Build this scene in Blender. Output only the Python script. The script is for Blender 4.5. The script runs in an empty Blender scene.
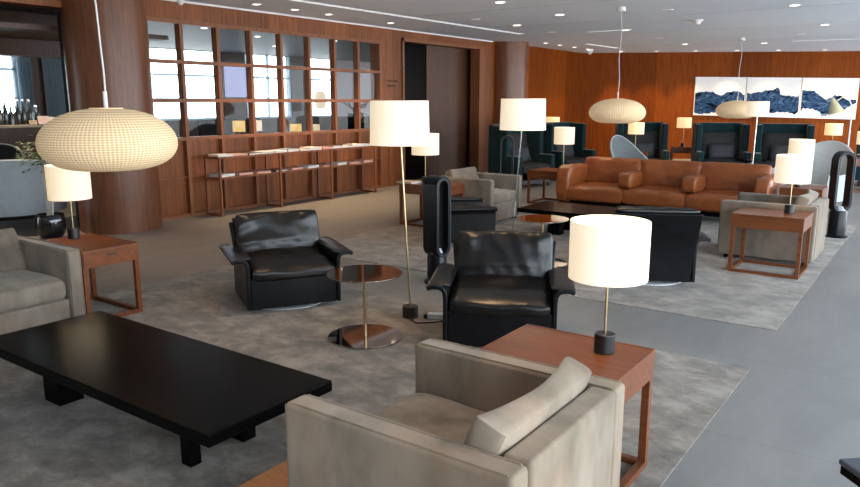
import bpy, bmesh, math, random
from mathutils import Vector, Matrix, noise
random.seed(4)
R = math.radians
PI = math.pi
col = bpy.context.scene.collection

# ------------------------------------------------------------------ materials
def mat(name):
    m = bpy.data.materials.new(name); m.use_nodes = True
    nt = m.node_tree; b = nt.nodes['Principled BSDF']
    return m, nt, b
def setp(b, color=None, rough=.5, metal=0, spec=.5, **k):
    if color is not None: b.inputs['Base Color'].default_value = (*color, 1)
    b.inputs['Roughness'].default_value = rough
    b.inputs['Metallic'].default_value = metal
    b.inputs['Specular IOR Level'].default_value = spec
    for n, v in k.items(): b.inputs[n.replace('_', ' ')].default_value = v
def N(nt, t, **k):
    n = nt.nodes.new(t)
    for a, v in k.items(): setattr(n, a, v)
    return n
def coords(nt, scale=(1, 1, 1), rot=(0, 0, 0), out='Object'):
    tc = N(nt, 'ShaderNodeTexCoord'); mp = N(nt, 'ShaderNodeMapping')
    mp.inputs['Scale'].default_value = scale; mp.inputs['Rotation'].default_value = rot
    nt.links.new(tc.outputs[out], mp.inputs['Vector']); return mp.outputs['Vector']
def noise_tex(nt, vec, scale=5, detail=4, rough=.55, dist=0):
    n = N(nt, 'ShaderNodeTexNoise'); n.inputs['Scale'].default_value = scale
    n.inputs['Detail'].default_value = detail; n.inputs['Roughness'].default_value = rough
    n.inputs['Distortion'].default_value = dist
    nt.links.new(vec, n.inputs['Vector']); return n.outputs['Fac']
def ramp(nt, fac, stops):
    r = N(nt, 'ShaderNodeValToRGB'); e = r.color_ramp.elements
    while len(e) < len(stops): e.new(.5)
    for i, (p, c) in enumerate(stops): e[i].position = p; e[i].color = (*c, 1)
    nt.links.new(fac, r.inputs['Fac']); return r.outputs['Color']
def mixc(nt, a, b, fac, mode='MIX'):
    m = N(nt, 'ShaderNodeMix', data_type='RGBA', blend_type=mode)
    for s, v in ((6, a), (7, b)):
        if isinstance(v, tuple): m.inputs[s].default_value = (*v, 1)
        else: nt.links.new(v, m.inputs[s])
    if isinstance(fac, (int, float)): m.inputs[0].default_value = fac
    else: nt.links.new(fac, m.inputs[0])
    return m.outputs[2]
def bump(nt, b, h, strength=.3, dist=.01):
    n = N(nt, 'ShaderNodeBump'); n.inputs['Strength'].default_value = strength
    n.inputs['Distance'].default_value = dist
    nt.links.new(h, n.inputs['Height']); nt.links.new(n.outputs['Normal'], b.inputs['Normal'])
def plain(name, color, rough=.5, metal=0, spec=.5, var=.12, scale=8, **k):
    m, nt, b = mat(name); setp(b, color, rough, metal, spec, **k)
    f = noise_tex(nt, coords(nt), scale)
    lo = tuple(c*(1-var) for c in color); hi = tuple(min(1, c*(1+var)) for c in color)
    nt.links.new(ramp(nt, f, [(.3, lo), (.7, hi)]), b.inputs['Base Color']); return m
def wood(name, dark, light, vertical=False, panel=0, rough=.4, fine=1.0, spec=.5):
    m, nt, b = mat(name); setp(b, light, rough, 0, spec)
    sc = (9*fine, 9*fine, .6*fine) if vertical else (.8*fine, 9*fine, 9*fine)
    g = noise_tex(nt, coords(nt, sc), 2.2, 6, .65, .6)
    g2 = noise_tex(nt, coords(nt, tuple(s*5 for s in sc)), 2.2, 3, .6)
    c = ramp(nt, g, [(.28, dark), (.72, light)])
    c = mixc(nt, c, ramp(nt, g2, [(.35, (.72, .72, .72)), (.65, (1, 1, 1))]), .7, 'MULTIPLY')
    if panel:
        tc = N(nt, 'ShaderNodeTexCoord'); sp = N(nt, 'ShaderNodeSeparateXYZ')
        nt.links.new(tc.outputs['Object'], sp.inputs[0])
        d = N(nt, 'ShaderNodeMath', operation='DIVIDE'); d.inputs[1].default_value = panel
        nt.links.new(sp.outputs['X'], d.inputs[0])
        fl = N(nt, 'ShaderNodeMath', operation='FLOOR'); nt.links.new(d.outputs[0], fl.inputs[0])
        wn = N(nt, 'ShaderNodeTexWhiteNoise', noise_dimensions='1D'); nt.links.new(fl.outputs[0], wn.inputs['W'])
        v = ramp(nt, wn.outputs['Value'], [(0, (.74, .70, .68)), (1, (1.1, 1.1, 1.1))])
        c = mixc(nt, c, v, 1.0, 'MULTIPLY')
        fr = N(nt, 'ShaderNodeMath', operation='FRACT'); nt.links.new(d.outputs[0], fr.inputs[0])
        seam = ramp(nt, fr.outputs[0], [(0, (.45, .4, .4)), (.012/panel, (1, 1, 1))])
        c = mixc(nt, c, seam, 1.0, 'MULTIPLY')
    nt.links.new(c, b.inputs['Base Color'])
    bump(nt, b, g2, .08, .002)
    return m
def leather(name, dark, light, rough, bs=.35, spec=.42):
    m, nt, b = mat(name); setp(b, light, rough, 0, spec)
    f = noise_tex(nt, coords(nt), 7, 5, .6, .5)
    nt.links.new(ramp(nt, f, [(.25, dark), (.75, light)]), b.inputs['Base Color'])
    rr = N(nt, 'ShaderNodeMapRange'); rr.inputs[3].default_value = rough-.08; rr.inputs[4].default_value = rough+.12
    nt.links.new(f, rr.inputs[0]); nt.links.new(rr.outputs[0], b.inputs['Roughness'])
    h = noise_tex(nt, coords(nt), 9, 4, .5, .4)
    bump(nt, b, h, bs, .012); return m
def velvet(name, dark, mid, light, sc=5):
    m, nt, b = mat(name); setp(b, mid, .85, 0, .15)
    b.inputs['Sheen Weight'].default_value = .30; b.inputs['Sheen Roughness'].default_value = .4
    b.inputs['Sheen Tint'].default_value = (.95, .88, .78, 1)
    f = noise_tex(nt, coords(nt, (1, 1, .5)), sc, 5, .55, .15)
    nt.links.new(mixc(nt, ramp(nt, f, [(.3, dark), (.5, mid), (.7, light)]), tuple(c*q for c, q in zip(mid, (1.25, .92, .72))), ramp(nt, noise_tex(nt, coords(nt, (1, 1, .5)), 2.4, 3, .5, .2), [(.48, (0, 0, 0)), (.64, (.38, .38, .38))])), b.inputs['Base Color'])
    bump(nt, b, noise_tex(nt, coords(nt), 220, 2), .12, .002); return m
def carpet(name):
    m, nt, b = mat(name); setp(b, (.2, .18, .15), .95, 0, .1)
    b.inputs['Sheen Weight'].default_value = .2
    f = noise_tex(nt, coords(nt, (1.0, 1.35, 1), (0, 0, .5)), 3.6, 7, .70, .2)
    g = noise_tex(nt, coords(nt), .7, 3, .6, .3)
    c = ramp(nt, f, [(.37, (.112, .093, .075)), (.5, (.19, .163, .134)), (.63, (.295, .262, .222))])
    c = mixc(nt, c, ramp(nt, g, [(.3, (.80, .78, .76)), (.7, (1.1, 1.08, 1.05))]), 1, 'MULTIPLY')
    nt.links.new(c, b.inputs['Base Color'])
    bump(nt, b, noise_tex(nt, coords(nt), 160, 3), .5, .006); return m
def stone(name):
    m, nt, b = mat(name); setp(b, (.2, .2, .2), .42, 0, .4)
    f = noise_tex(nt, coords(nt, (1, .35, 1)), 3, 8, .7, .4)
    c = ramp(nt, f, [(.3, (.182, .178, .170)), (.7, (.248, .243, .232))])
    br = N(nt, 'ShaderNodeTexBrick'); br.offset = 0; br.inputs['Scale'].default_value = 1
    br.inputs['Color1'].default_value = (1, 1, 1, 1); br.inputs['Color2'].default_value = (.94, .94, .95, 1)
    br.inputs['Mortar'].default_value = (.78, .78, .78, 1); br.inputs['Mortar Size'].default_value = .004
    br.inputs['Brick Width'].default_value = 1.2; br.inputs['Row Height'].default_value = 1.2
    mp = coords(nt); nt.links.new(mp, br.inputs['Vector'])
    nt.links.new(mixc(nt, c, br.outputs['Color'], 1, 'MULTIPLY'), b.inputs['Base Color'])
    bump(nt, b, noise_tex(nt, coords(nt), 60, 3), .06, .003); return m
def glow(name, color, strength, base=(.8, .75, .65), rough=.9, tex=None):
    m, nt, b = mat(name); setp(b, base, rough, 0, .1)
    b.inputs['Emission Color'].default_value = (*color, 1); b.inputs['Emission Strength'].default_value = strength
    f = noise_tex(nt, coords(nt, (1, 1, .02)), 120, 2)
    nt.links.new(mixc(nt, tuple(c*.93 for c in color), color, f), b.inputs['Emission Color'])
    return m

M = {}
M['wall_wood'] = wood('cherry_wall', (.155, .046, .014), (.32, .112, .038), True, .62, .45, spec=.22)
M['far_wood'] = wood('cherry_far_wall', (.13, .026, .002), (.27, .064, .006), True, 1.05, .5, spec=.06)
M['col_wood'] = wood('column_veneer', (.11, .037, .016), (.225, .085, .040), True, 0, .33, spec=.4)
M['light_block'] = plain('light_block_paint', (.30, .26, .22), .8)
M['dark_wood'] = wood('dark_cherry', (.06, .022, .011), (.11, .042, .020), True, .8, .45)
M['frame_wood'] = wood('frame_wood', (.18, .062, .025), (.30, .115, .052), True, 0, .45, spec=.25)
M['table_wood'] = wood('mahogany', (.11, .032, .011), (.225, .070, .024), False, 0, .3, spec=.32)
M['tan_wood'] = wood('tan_wood', (.40, .16, .055), (.62, .30, .13), False, 0, .6)
M['black_wood'] = wood('ebonised_wood', (.002, .002, .002), (.004, .0038, .0035), False, 0, .22, spec=.05)
M['stone'] = stone('stone_floor'); M['carpet'] = carpet('wool_carpet')
M['ceiling'] = plain('ceiling_paint', (.70, .79, .92), .8, var=.02, scale=.6)
M['dark_ceiling'] = plain('dark_ceiling', (.055, .05, .048), .6)
M['black_leather'] = leather('black_leather', (.002, .002, .0022), (.006, .0055, .0055), .30, .28)
M['black_shell'] = leather('black_shell_leather', (.002, .002, .0025), (.004, .0045, .006), .34, .1, .22)
M['tan_leather'] = leather('cognac_leather', (.20, .055, .015), (.31, .090, .026), .30, .45)
M['velvet'] = velvet('taupe_velvet', (.155, .122, .088), (.245, .200, .150), (.335, .288, .232))
M['grey_velvet'] = velvet('grey_velvet', (.115, .092, .070), (.175, .147, .118), (.24, .208, .17))
M['brass'] = plain('aged_brass', (.52, .39, .22), .28, 1, var=.08)
M['satin'] = plain('satin_aluminium', (.80, .82, .85), .4, .6, var=.03)
M['chrome'] = plain('polished_steel', (.72, .72, .72), .15, 1, var=.03)
M['bronze_mirror'] = plain('bronze_mirror', (.46, .39, .35), .05, 1, var=.02)
M['black_metal'] = plain('black_metal', (.008, .008, .009), .35)
M['fan_black'] = plain('fan_black', (.004, .0045, .006), .3, spec=.25)
M['fan_rim'] = plain('fan_blue_grey_rim', (.018, .024, .034), .3, .4)
M['wicker'] = None
M['shade'] = glow('lamp_shade_linen', (1.0, .76, .46), .72, (.60, .56, .49))
M['shade_white'] = glow('lamp_shade_white', (1.0, .80, .53), .74, (.64, .61, .56))
M['shade_amber'] = glow('lamp_shade_amber', (1.0, .66, .30), .9, (.70, .56, .38))
M['bulb'] = glow('downlight_lens', (1.0, .88, .72), 6, (.9, .9, .9))
M['bulb_off'] = plain('downlight_frosted', (.72, .73, .75), .5, var=.03)
M['slot'] = glow('light_slot', (.78, .90, 1.0), .75, (.8, .85, .9))
M['white'] = plain('white_paint', (.75, .75, .75), .5, var=.03)
M['canvas'] = plain('white_canvas', (.80, .77, .75), .8, var=.02)
M['paper_white'] = plain('paper_white', (.72, .71, .69), .6, var=.08, scale=30)
M['paper_pink'] = plain('paper_salmon', (.75, .42, .33), .6, var=.1, scale=30)
M['paper_blue'] = plain('paper_blue_grey', (.35, .42, .50), .5, var=.25, scale=25)
M['paper_dark'] = plain('paper_dark', (.10, .06, .05), .4, var=.5, scale=25)
M['paper_beige'] = plain('paper_beige', (.52, .40, .28), .5, var=.3, scale=25)
M['teal'] = velvet('dark_teal_fabric', (.003, .016, .019), (.006, .026, .030), (.010, .038, .043), 3)
M['char'] = plain('charcoal_fabric', (.012, .011, .011), .75)
M['grey_fabric'] = plain('slate_felt', (.12, .135, .14), .9, var=.1, scale=20)
M['settee_felt'] = plain('settee_felt', (.34, .38, .41), .9, var=.06)
M['light_felt'] = plain('pale_grey_felt', (.42, .47, .49), .9, var=.06, scale=20)
def _curt():
    m = bpy.data.materials.new('blue_grey_curtain'); m.use_nodes = True; nt = m.node_tree; b = nt.nodes['Principled BSDF']; setp(b, (.62, .70, .75), .8, 0, .1)
    t = N(nt, 'ShaderNodeBsdfTranslucent'); t.inputs[0].default_value = (.62, .70, .75, 1); x = N(nt, 'ShaderNodeMixShader'); x.inputs[0].default_value = .5
    nt.links.new(b.outputs[0], x.inputs[1]); nt.links.new(t.outputs[0], x.inputs[2]); nt.links.new(x.outputs[0], nt.nodes['Material Output'].inputs[0]); return m
M['curtain'] = _curt()
M['bar_frame'] = plain('blue_grey_curtain', (.62, .70, .75), .8, var=.1)
M['glass_b'] = plain('bottle_glass', (.03, .045, .05), .08, 0, .8, var=.4)
M['glass_amber'] = plain('amber_bottle', (.16, .06, .015), .08, 0, .8, var=.4)
M['pot'] = plain('glazed_black_pot', (.006, .006, .008), .08, 0, .8)
M['soil'] = plain('soil', (.05, .035, .02), .95, var=.4, scale=60)
M['stem'] = plain('pale_stem', (.50, .47, .40), .8, var=.2)
M['leaf'] = plain('leaf_green', (.035, .10, .02), .5, var=.5, scale=10)
M['cable'] = plain('black_cable', (.01, .01, .01), .4)
M['plug'] = plain('silver_plug', (.55, .57, .60), .3, var=.15)
M['ink'] = plain('dark_lettering', (.030, .012, .010), .6)
M['screen'] = glow('lavender_screen', (.58, .60, .95), .8, (.02, .02, .03), .3)
M['screen_line'] = glow('screen_line', (.40, .46, .80), .45, (.1, .1, .12), .3)
M['green_cone'] = plain('olive_cone', (.66, .60, .36), .45)

def _glass():
    m = bpy.data.materials.new('window_glass'); m.use_nodes = True; nt = m.node_tree; nt.nodes.clear()
    o = N(nt, 'ShaderNodeOutputMaterial'); mx = N(nt, 'ShaderNodeMixShader')
    t = N(nt, 'ShaderNodeBsdfTransparent'); g = N(nt, 'ShaderNodeBsdfGlossy'); f = N(nt, 'ShaderNodeLayerWeight')
    t.inputs[0].default_value = (.93, .95, .96, 1); g.inputs['Roughness'].default_value = .02
    p = N(nt, 'ShaderNodeMath', operation='POWER'); p.inputs[1].default_value = 4.5; nt.links.new(f.outputs['Facing'], p.inputs[0])
    q = N(nt, 'ShaderNodeMath', operation='MULTIPLY_ADD'); q.inputs[1].default_value = .5; q.inputs[2].default_value = .01; nt.links.new(p.outputs[0], q.inputs[0])
    nt.links.new(q.outputs[0], mx.inputs[0]); nt.links.new(t.outputs[0], mx.inputs[1]); nt.links.new(g.outputs[0], mx.inputs[2])
    nt.links.new(mx.outputs[0], o.inputs[0]); return m
M['glass'] = _glass()
def _wicker():
    m, nt, b = mat('woven_cane'); setp(b, (.62, .50, .33), .7, 0, .2)
    tc = N(nt, 'ShaderNodeTexCoord'); sp = N(nt, 'ShaderNodeSeparateXYZ'); nt.links.new(tc.outputs['Object'], sp.inputs[0])
    def mth(op, a, b_=None, c=None):
        n = N(nt, 'ShaderNodeMath', operation=op)
        for k, v in enumerate((a, b_, c)):
            if v is None: continue
            if isinstance(v, (int, float)): n.inputs[k].default_value = v
            else: nt.links.new(v, n.inputs[k])
        return n.outputs[0]
    an = mth('ARCTAN2', sp.outputs['Y'], sp.outputs['X'])
    rib = mth('SINE', mth('MULTIPLY', an, 104)); row = mth('SINE', mth('MULTIPLY', sp.outputs['Z'], 470))
    f = mth('MULTIPLY_ADD', mth('ADD', mth('MULTIPLY', rib, .6), row), .3, .5)
    c = ramp(nt, f, [(.12, (.50, .33, .17)), (.5, (.76, .56, .34)), (.88, (.88, .68, .45))])
    nt.links.new(c, b.inputs['Base Color'])
    nt.links.new(c, b.inputs['Emission Color']); b.inputs['Emission Strength'].default_value = .33
    bump(nt, b, f, .6, .006)
    return m
M['wicker'] = _wicker()
def _drapery():
    m, nt, b = mat('blue_drapery_print'); setp(b, (.1, .2, .4), .8, 0, .1)
    f = noise_tex(nt, coords(nt, (1.0, 1, 2.4), (0, .6, 0)), 2.0, 4, .5, 1.8)
    c = ramp(nt, f, [(.36, (.003, .006, .016)), (.44, (.02, .06, .16)), (.50, (.07, .17, .36)), (.56, (.010, .03, .09)), (.62, (.10, .20, .38)), (.70, (.28, .38, .52))])
    nt.links.new(c, b.inputs['Base Color']); return m
M['drapery'] = _drapery()

# ------------------------------------------------------------------ geometry helpers
def obj(name, bm, m, parent=None, loc=(0, 0, 0), rot=(0, 0, 0), bevel=0, seg=3, smooth=True, sub=0):
    me = bpy.data.meshes.new(name); bm.normal_update(); bm.to_mesh(me); bm.free()
    o = bpy.data.objects.new(name, me); col.objects.link(o)
    me.materials.append(M[m] if isinstance(m, str) else m)
    o.location = loc; o.rotation_euler = rot
    if parent is not None: o.parent = parent
    if smooth:
        for p in me.polygons: p.use_smooth = True
    if bevel:
        md = o.modifiers.new('bevel', 'BEVEL'); md.width = bevel; md.segments = seg; md.limit_method = 'ANGLE'
        md.harden_normals = True
    elif smooth:
        try: me.set_sharp_from_angle(angle=R(38))
        except Exception: pass
    if sub:
        md = o.modifiers.new('sub', 'SUBSURF'); md.levels = sub; md.render_levels = sub
    return o
def tag(o, label=None, cat=None, group=None, kind=None):
    if label: o['label'] = label
    if cat: o['category'] = cat
    if group: o['group'] = group
    if kind: o['kind'] = kind
    return o
def thing(name, label, cat, loc=(0, 0, 0), rz=0, group=None):
    o = bpy.data.objects.new(name, None); col.objects.link(o); o.empty_display_size = .1
    o.location = loc; o.rotation_euler = (0, 0, rz); return tag(o, label, cat, group)
def kids(o): return [c for c in bpy.data.objects if c.parent == o]
def dup(root, loc, rz, label, group=None, parent=None):
    c = root.copy(); col.objects.link(c)
    if parent is None:
        c.location = loc; c.rotation_euler = (0, 0, rz); c['label'] = label
        if group: c['group'] = group
    else: c.parent = parent
    for k in kids(root): dup(k, None, None, None, None, c)
    return c
def struct(o): o['kind'] = 'structure'; return o
def box(bm, x0, x1, y0, y1, z0, z1):
    r = bmesh.ops.create_cube(bm, size=1)
    for v in r['verts']:
        v.co = Vector(((x0+x1)/2+v.co.x*(x1-x0), (y0+y1)/2+v.co.y*(y1-y0), (z0+z1)/2+v.co.z*(z1-z0)))
    return r['verts']
def bx(*a):
    bm = bmesh.new(); box(bm, *a); return bm
def boxes(*l):
    bm = bmesh.new()
    for a in l: box(bm, *a)
    return bm
def cyl(bm, x, y, z0, z1, r, r2=None, n=32):
    q = bmesh.ops.create_cone(bm, cap_ends=True, segments=n, radius1=r, radius2=r if r2 is None else r2, depth=z1-z0)
    bmesh.ops.translate(bm, verts=q['verts'], vec=(x, y, (z0+z1)/2)); return bm
def cy(*a, **k): return cyl(bmesh.new(), *a, **k)
def lathe(prof, n=48, a0=0, a1=2*PI, close=True):
    bm = bmesh.new(); rings = []
    cnt = n if close else n+1
    for (r, z) in prof:
        rings.append([bm.verts.new((r*math.cos(a0+(a1-a0)*i/n), r*math.sin(a0+(a1-a0)*i/n), z)) for i in range(cnt)])
    for A, B in zip(rings, rings[1:]):
        for i in range(n):
            j = (i+1) % cnt
            bm.faces.new((A[i], A[j], B[j], B[i]))
    return bm
def tube(bm, pts, r, n=8, closed=False):
    pts = [Vector(p) for p in pts]; rings = []
    L = len(pts)
    for i, p in enumerate(pts):
        if closed: t = pts[(i+1) % L]-pts[i-1]
        else: t = pts[min(i+1, L-1)]-pts[max(i-1, 0)]
        t.normalize(); up = Vector((0, 0, 1)) if abs(t.z) < .9 else Vector((1, 0, 0))
        a = t.cross(up).normalized(); b = t.cross(a)
        rings.append([bm.verts.new(p+(a*math.cos(2*PI*k/n)+b*math.sin(2*PI*k/n))*r) for k in range(n)])
    prs = list(zip(rings, rings[1:]))+([(rings[-1], rings[0])] if closed else [])
    for A, B in prs:
        for k in range(n): bm.faces.new((A[k], A[(k+1) % n], B[(k+1) % n], B[k]))
    if not closed: bm.faces.new(rings[0]); bm.faces.new(rings[-1][::-1])
    bmesh.ops.recalc_face_normals(bm, faces=bm.faces)
    return bm
def extrude_profile(pts, axis, a, b):
    """closed polygon pts (2D) extruded along axis from a to b"""
    bm = bmesh.new()
    def P(u, v, w): return {'x': (w, u, v), 'y': (u, w, v), 'z': (u, v, w)}[axis]
    A = [bm.verts.new(P(u, v, a)) for u, v in pts]; B = [bm.verts.new(P(u, v, b)) for u, v in pts]
    bm.faces.new(A); bm.faces.new(B[::-1]); n = len(pts)
    for i in range(n): bm.faces.new((A[i], B[i], B[(i+1) % n], A[(i+1) % n]))
    bmesh.ops.recalc_face_normals(bm, faces=bm.faces)
    return bm
def strip(line, th):
    """thicken an open polyline (2D) into a closed polygon"""
    L = []; Rr = []
    for i, p in enumerate(line):
        a = Vector(line[max(i-1, 0)]); b = Vector(line[min(i+1, len(line)-1)]); t = (b-a).normalized(); n = Vector((-t.y, t.x))*th/2
        L.append((p[0]+n.x, p[1]+n.y)); Rr.append((p[0]-n.x, p[1]-n.y))
    return L+Rr[::-1]
def cushion(w, d, h, seed=0, wr=.006, pinch=.30, cuts=16, fold=0, rnd=.10, droop=0):
    """soft pillow: w along x, d along y, h along z, resting on z=0"""
    bm = bmesh.new(); bmesh.ops.create_cube(bm, size=2)
    bmesh.ops.subdivide_edges(bm, edges=bm.edges[:], cuts=cuts, use_grid_fill=True)
    off = Vector((seed*7.3, seed*3.1, 0))
    for v in bm.verts:
        a, b, c = v.co
        k = max(abs(a), abs(b))
        e = 1-pinch*k**5
        ra = 1-rnd*abs(c)**4*.5-rnd*abs(b)**8*.5; rb = 1-rnd*abs(c)**4*.5-rnd*abs(a)**8*.5
        x, y, z = a*w/2*ra, b*d/2*rb, c*h/2*e
        p = Vector((x, y, z))
        n1 = noise.noise(p*6+off)*wr
        if fold:
            q = Vector((x*8+y*2.5, y*2.2, z))+off
            n1 += -abs(noise.noise(q))*fold*(.35+.65*abs(b))*min(1, (1.05-abs(a))*4)
            q2 = Vector((x*1.8, y*7+3*x*x, 3))+off
            n1 += -abs(noise.noise(q2))*fold*.7
        if c > -.9: z += n1*(1 if c > .3 else .4)
        z -= droop*(b < 0)*b*b
        v.co = (x, y, z+h/2)
    return bm
def rot_bm(bm, rx=0, ry=0, rz=0, loc=(0, 0, 0)):
    m = Matrix.Translation(loc) @ Matrix.Rotation(rz, 4, 'Z') @ Matrix.Rotation(ry, 4, 'Y') @ Matrix.Rotation(rx, 4, 'X')
    bmesh.ops.transform(bm, matrix=m, verts=bm.verts); return bm

# ------------------------------------------------------------------ setting
WX, CZ = -8.87, 3.02
struct(obj('floor', bx(-19, 4, -4, 26, -.1, 0), 'stone', smooth=False))
struct(obj('ceiling', bx(WX-.35, 3.4, -3.5, 26, CZ, CZ+.15), 'ceiling', smooth=False))
def wall_obj(name, ranges, m, parent=None):
    """ranges in (along, along, off0, off1, z0, z1): along=+y of world, local x runs along the wall"""
    o = obj(name, boxes(*ranges), m, parent, loc=(WX, 0, 0), rot=(0, 0, PI/2), smooth=False)
    return o
GY0, GP = 5.79, .6215
GY1 = GY0+8*GP
# local: x=along world Y ; y local = -world X offset => positive local y is behind the wall face
wl = wall_obj('wall_left', [(4.9, GY0-.03, 0, .25, 0, 2.76), (-2.5, 11.5, 0, .25, 2.76, CZ), (GY0-.03, GY1+.03, .05, .25, 0, 1.10),
                            (GY1+.03, 11.5, 0, .25, 0, 2.76), (11.5, 14.45, 0, .25, 2.83, CZ),
                            (14.45, 14.95, 0, .25, 0, CZ), (-2.5, 1.2, 0, .25, 0, 2.76)], 'wall_wood')
struct(wl)
struct(wall_obj('wall_corner', [(14.95, 20.25, 0, .25, 0, CZ)], 'far_wood'))
# far wall, slightly angled in plan
FA = math.atan2(3.7, 6.53); FO = Vector((-8.87, 19.98, 0))
struct(obj('wall_far', bx(-.3, 14.0, 0, .25, 0, CZ), 'far_wood', loc=FO, rot=(0, 0, FA), smooth=False))
def fw(u, off, z):
    return Vector((FO.x+math.cos(FA)*u+math.sin(FA)*off, FO.y+math.sin(FA)*u-math.cos(FA)*off, z))
# grid window: frame, mullions, glass
win = thing('window_1', None, None, (WX, 0, 0), PI/2); struct(win)
fr = []
for i in range(9):
    y = GY0+i*GP; fr.append((y-.026, y+.026, -.03, .08, 0, 2.758))
zs = [1.125, 1.66, 2.19, 2.73]
bmf = boxes(*fr)
for z in zs: box(bmf, GY0, GY1, -.028, .075, z-.025, z+.025)
box(bmf, GY0, GY1, -.012, .04, .57, .585); box(bmf, GY0, GY1, -.02, .04, 0, .05)
obj('window_frame', bmf, 'frame_wood', win, smooth=False)
obj('window_pane', bx(GY0, GY1, .04, .045, 1.12, 2.74), 'glass', win, smooth=False)
# trims
t1 = obj('trim_1', boxes((11.44, 11.5, -.03, .2, 0, 2.86), (14.28, 14.5, -.04, .2, 0, 2.86), (11.44, 14.5, -.03, .2, 2.80, 2.86)), 'frame_wood', loc=(WX, 0, 0), rot=(0, 0, PI/2), smooth=False); struct(t1)
t2 = obj('trim_2', boxes((10.80, 10.86, -.02, .03, 0, 1.15), (10.80, 11.44, -.02, .03, 1.13, 1.16), (11.0, 11.03, -.02, .03, 0, 1.13)), 'frame_wood', loc=(WX, 0, 0), rot=(0, 0, PI/2), smooth=False); struct(t2)
t3 = obj('trim_3', bx(4.84, 4.90, -.01, .26, 0, 2.74), 'fan_rim', loc=(WX, 0, 0), rot=(0, 0, PI/2), smooth=False); struct(t3)
struct(obj('trim_4', bx(-1, 14.9, -.010, 0, CZ-.025, CZ), 'white', loc=(WX, 0, 0), rot=(0, 0, PI/2), smooth=False))
# doorway recess
struct(obj('wall_recess', boxes((11.44, 11.5, .25, .42, 0, 2.83), (12.75, 14.5, .34, .42, 0, 2.83), (14.45, 14.55, .25, .42, 0, 2.83), (11.44, 14.5, .25, .42, 2.84, 2.95)), 'dark_wood', loc=(WX, 0, 0), rot=(0, 0, PI/2), smooth=False))
struct(obj('dark_panel_1', bx(11.5, 12.75, .36, .42, 0, 2.83), 'black_wood', loc=(WX, 0, 0), rot=(0, 0, PI/2), smooth=False))  # black panel put in for the dark interior of the opening
struct(obj('wall_light_block', bx(-15, 3.6, -3.8, -3.6, 0, CZ), 'light_block', smooth=False))  # unseen wall added behind the camera to cut daylight from that side
struct(obj('ceiling_bar', bx(-15, -9.12, -2, 6.4, 2.50, 2.56), 'dark_wood', smooth=False))
# columns
for n, (x, y, r) in enumerate(((-8.80, 5.27, .50), (-8.85, 15.55, .52))):
    c = tag(obj('column', cy(x, y, 0, CZ, r, n=96), 'col_wood'), ('thick round veneered column to the left of the window grid, behind the wicker pendant', 'round veneered column beyond the dark doorway, behind the floor lamp')[n], 'column')
# room behind the grid + bar
BX = -15.0
def bw(y0, y1, z0, z1, x0=0, x1=.2): return (y0, y1, x0, x1, z0, z1)
struct(obj('wall_back', boxes(bw(-2, 6.75, 0, 1.2), bw(-2, 26, 2.85, 3.1), bw(6.75, 26, 0, 1.2), bw(-2, 5.6, 1.2, 2.85),
    bw(7.05, 9.6, 1.2, 2.85), bw(12.0, 12.75, 1.2, 2.85), bw(14.35, 14.95, 1.2, 2.85)), 'dark_wood', loc=(BX, 0, 0), rot=(0, 0, PI/2), smooth=False))
struct(obj('wall_grey', bx(16.15, 26, -.02, .2, 1.2, 2.85), plain('plum_grey_wall', (.40, .35, .37), .6), loc=(BX, 0, 0), rot=(0, 0, PI/2), smooth=False))
struct(obj('ceiling_back', bx(-15.2, WX-.25, -2, 26, 2.86, 2.96), plain('grey_ceiling', (.13, .13, .135), .5), smooth=False))
struct(obj('trim_5', bx(-10.9, -10.6, -2, 5.9, 2.27, 2.86), 'dark_wood', smooth=False))   # soffit over the bar
struct(obj('wall_partition', bx(-15, -9.15, 8.9, 9.0, 0, .9), 'dark_wood', smooth=False))
for k, (a, b) in enumerate(((5.6, 7.05), (9.6, 12.0), (12.75, 14.35), (14.95, 16.15))):
    w = thing('window_%d' % (k+2), None, None, (BX, 0, 0), PI/2); struct(w)
    bmf = boxes((a, b, .02, .1, 2.24, 2.29), (a, b, .02, .1, 1.2, 1.25), (a, a+.05, .02, .1, 1.2, 2.85), (b-.05, b, .02, .1, 1.2, 2.85), (a, b, .02, .1, 1.70, 1.73))
    if b-a > 1.5: box(bmf, (a+b)/2-.02, (a+b)/2+.02, .02, .1, 1.2, 2.85)
    obj('window_frame', bmf, 'curtain', w, smooth=False)
    obj('window_pane', bx(a, b, .12, .125, 1.2, 2.85), 'glass', w, smooth=False)

# ceiling details
def on_ceiling(name, label, cat, x, y, parts, group=None, rz=0):
    t = thing(name, label, cat, (x, y, CZ), rz, group)
    for n, bm, m in parts: obj(n, bm, m, t)
    return t
def downlight(label, x, y, lit=1, spot=0, r=.055, group=None, tilt=None):
    t = on_ceiling('downlight', label, 'downlight', x, y, [('trim_ring', lathe([(r+.022, -.001), (r+.02, -.008), (r, -.008), (r, -.001)], 28), 'white'),
         ('lens', cy(0, 0, -.004, -.0005, r, n=28), 'bulb' if lit else 'bulb_off')], group)
    if spot:
        l = bpy.data.lights.new('spot', 'SPOT'); l.energy = spot*2.6; l.spot_size = R(78); l.spot_blend = .8; l.shadow_soft_size = .05; l.color = (1.0, .68, .38)
        lo = bpy.data.objects.new('spot', l); col.objects.link(lo); lo.parent = t; lo.location = (0, 0, -.03)
        if tilt: lo.rotation_euler = tilt
    return t
ords = ['first', 'second', 'third', 'fourth', 'fifth', 'sixth', 'seventh', 'eighth', 'ninth', 'tenth']
for i, y in enumerate((7.32, 8.07, 8.81, 9.58, 10.4)):
    downlight('%s from the left of the small downlights along the ceiling above the window grid' % ords[i], -8.3, y, 1 if i != 3 else 0, 60)
for i, y in enumerate((16.07, 16.85, 17.7, 18.56)):
    downlight('%s from the left of the warm downlights just right of the far round column' % ords[i], -8.1, y, 1, 60)
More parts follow.
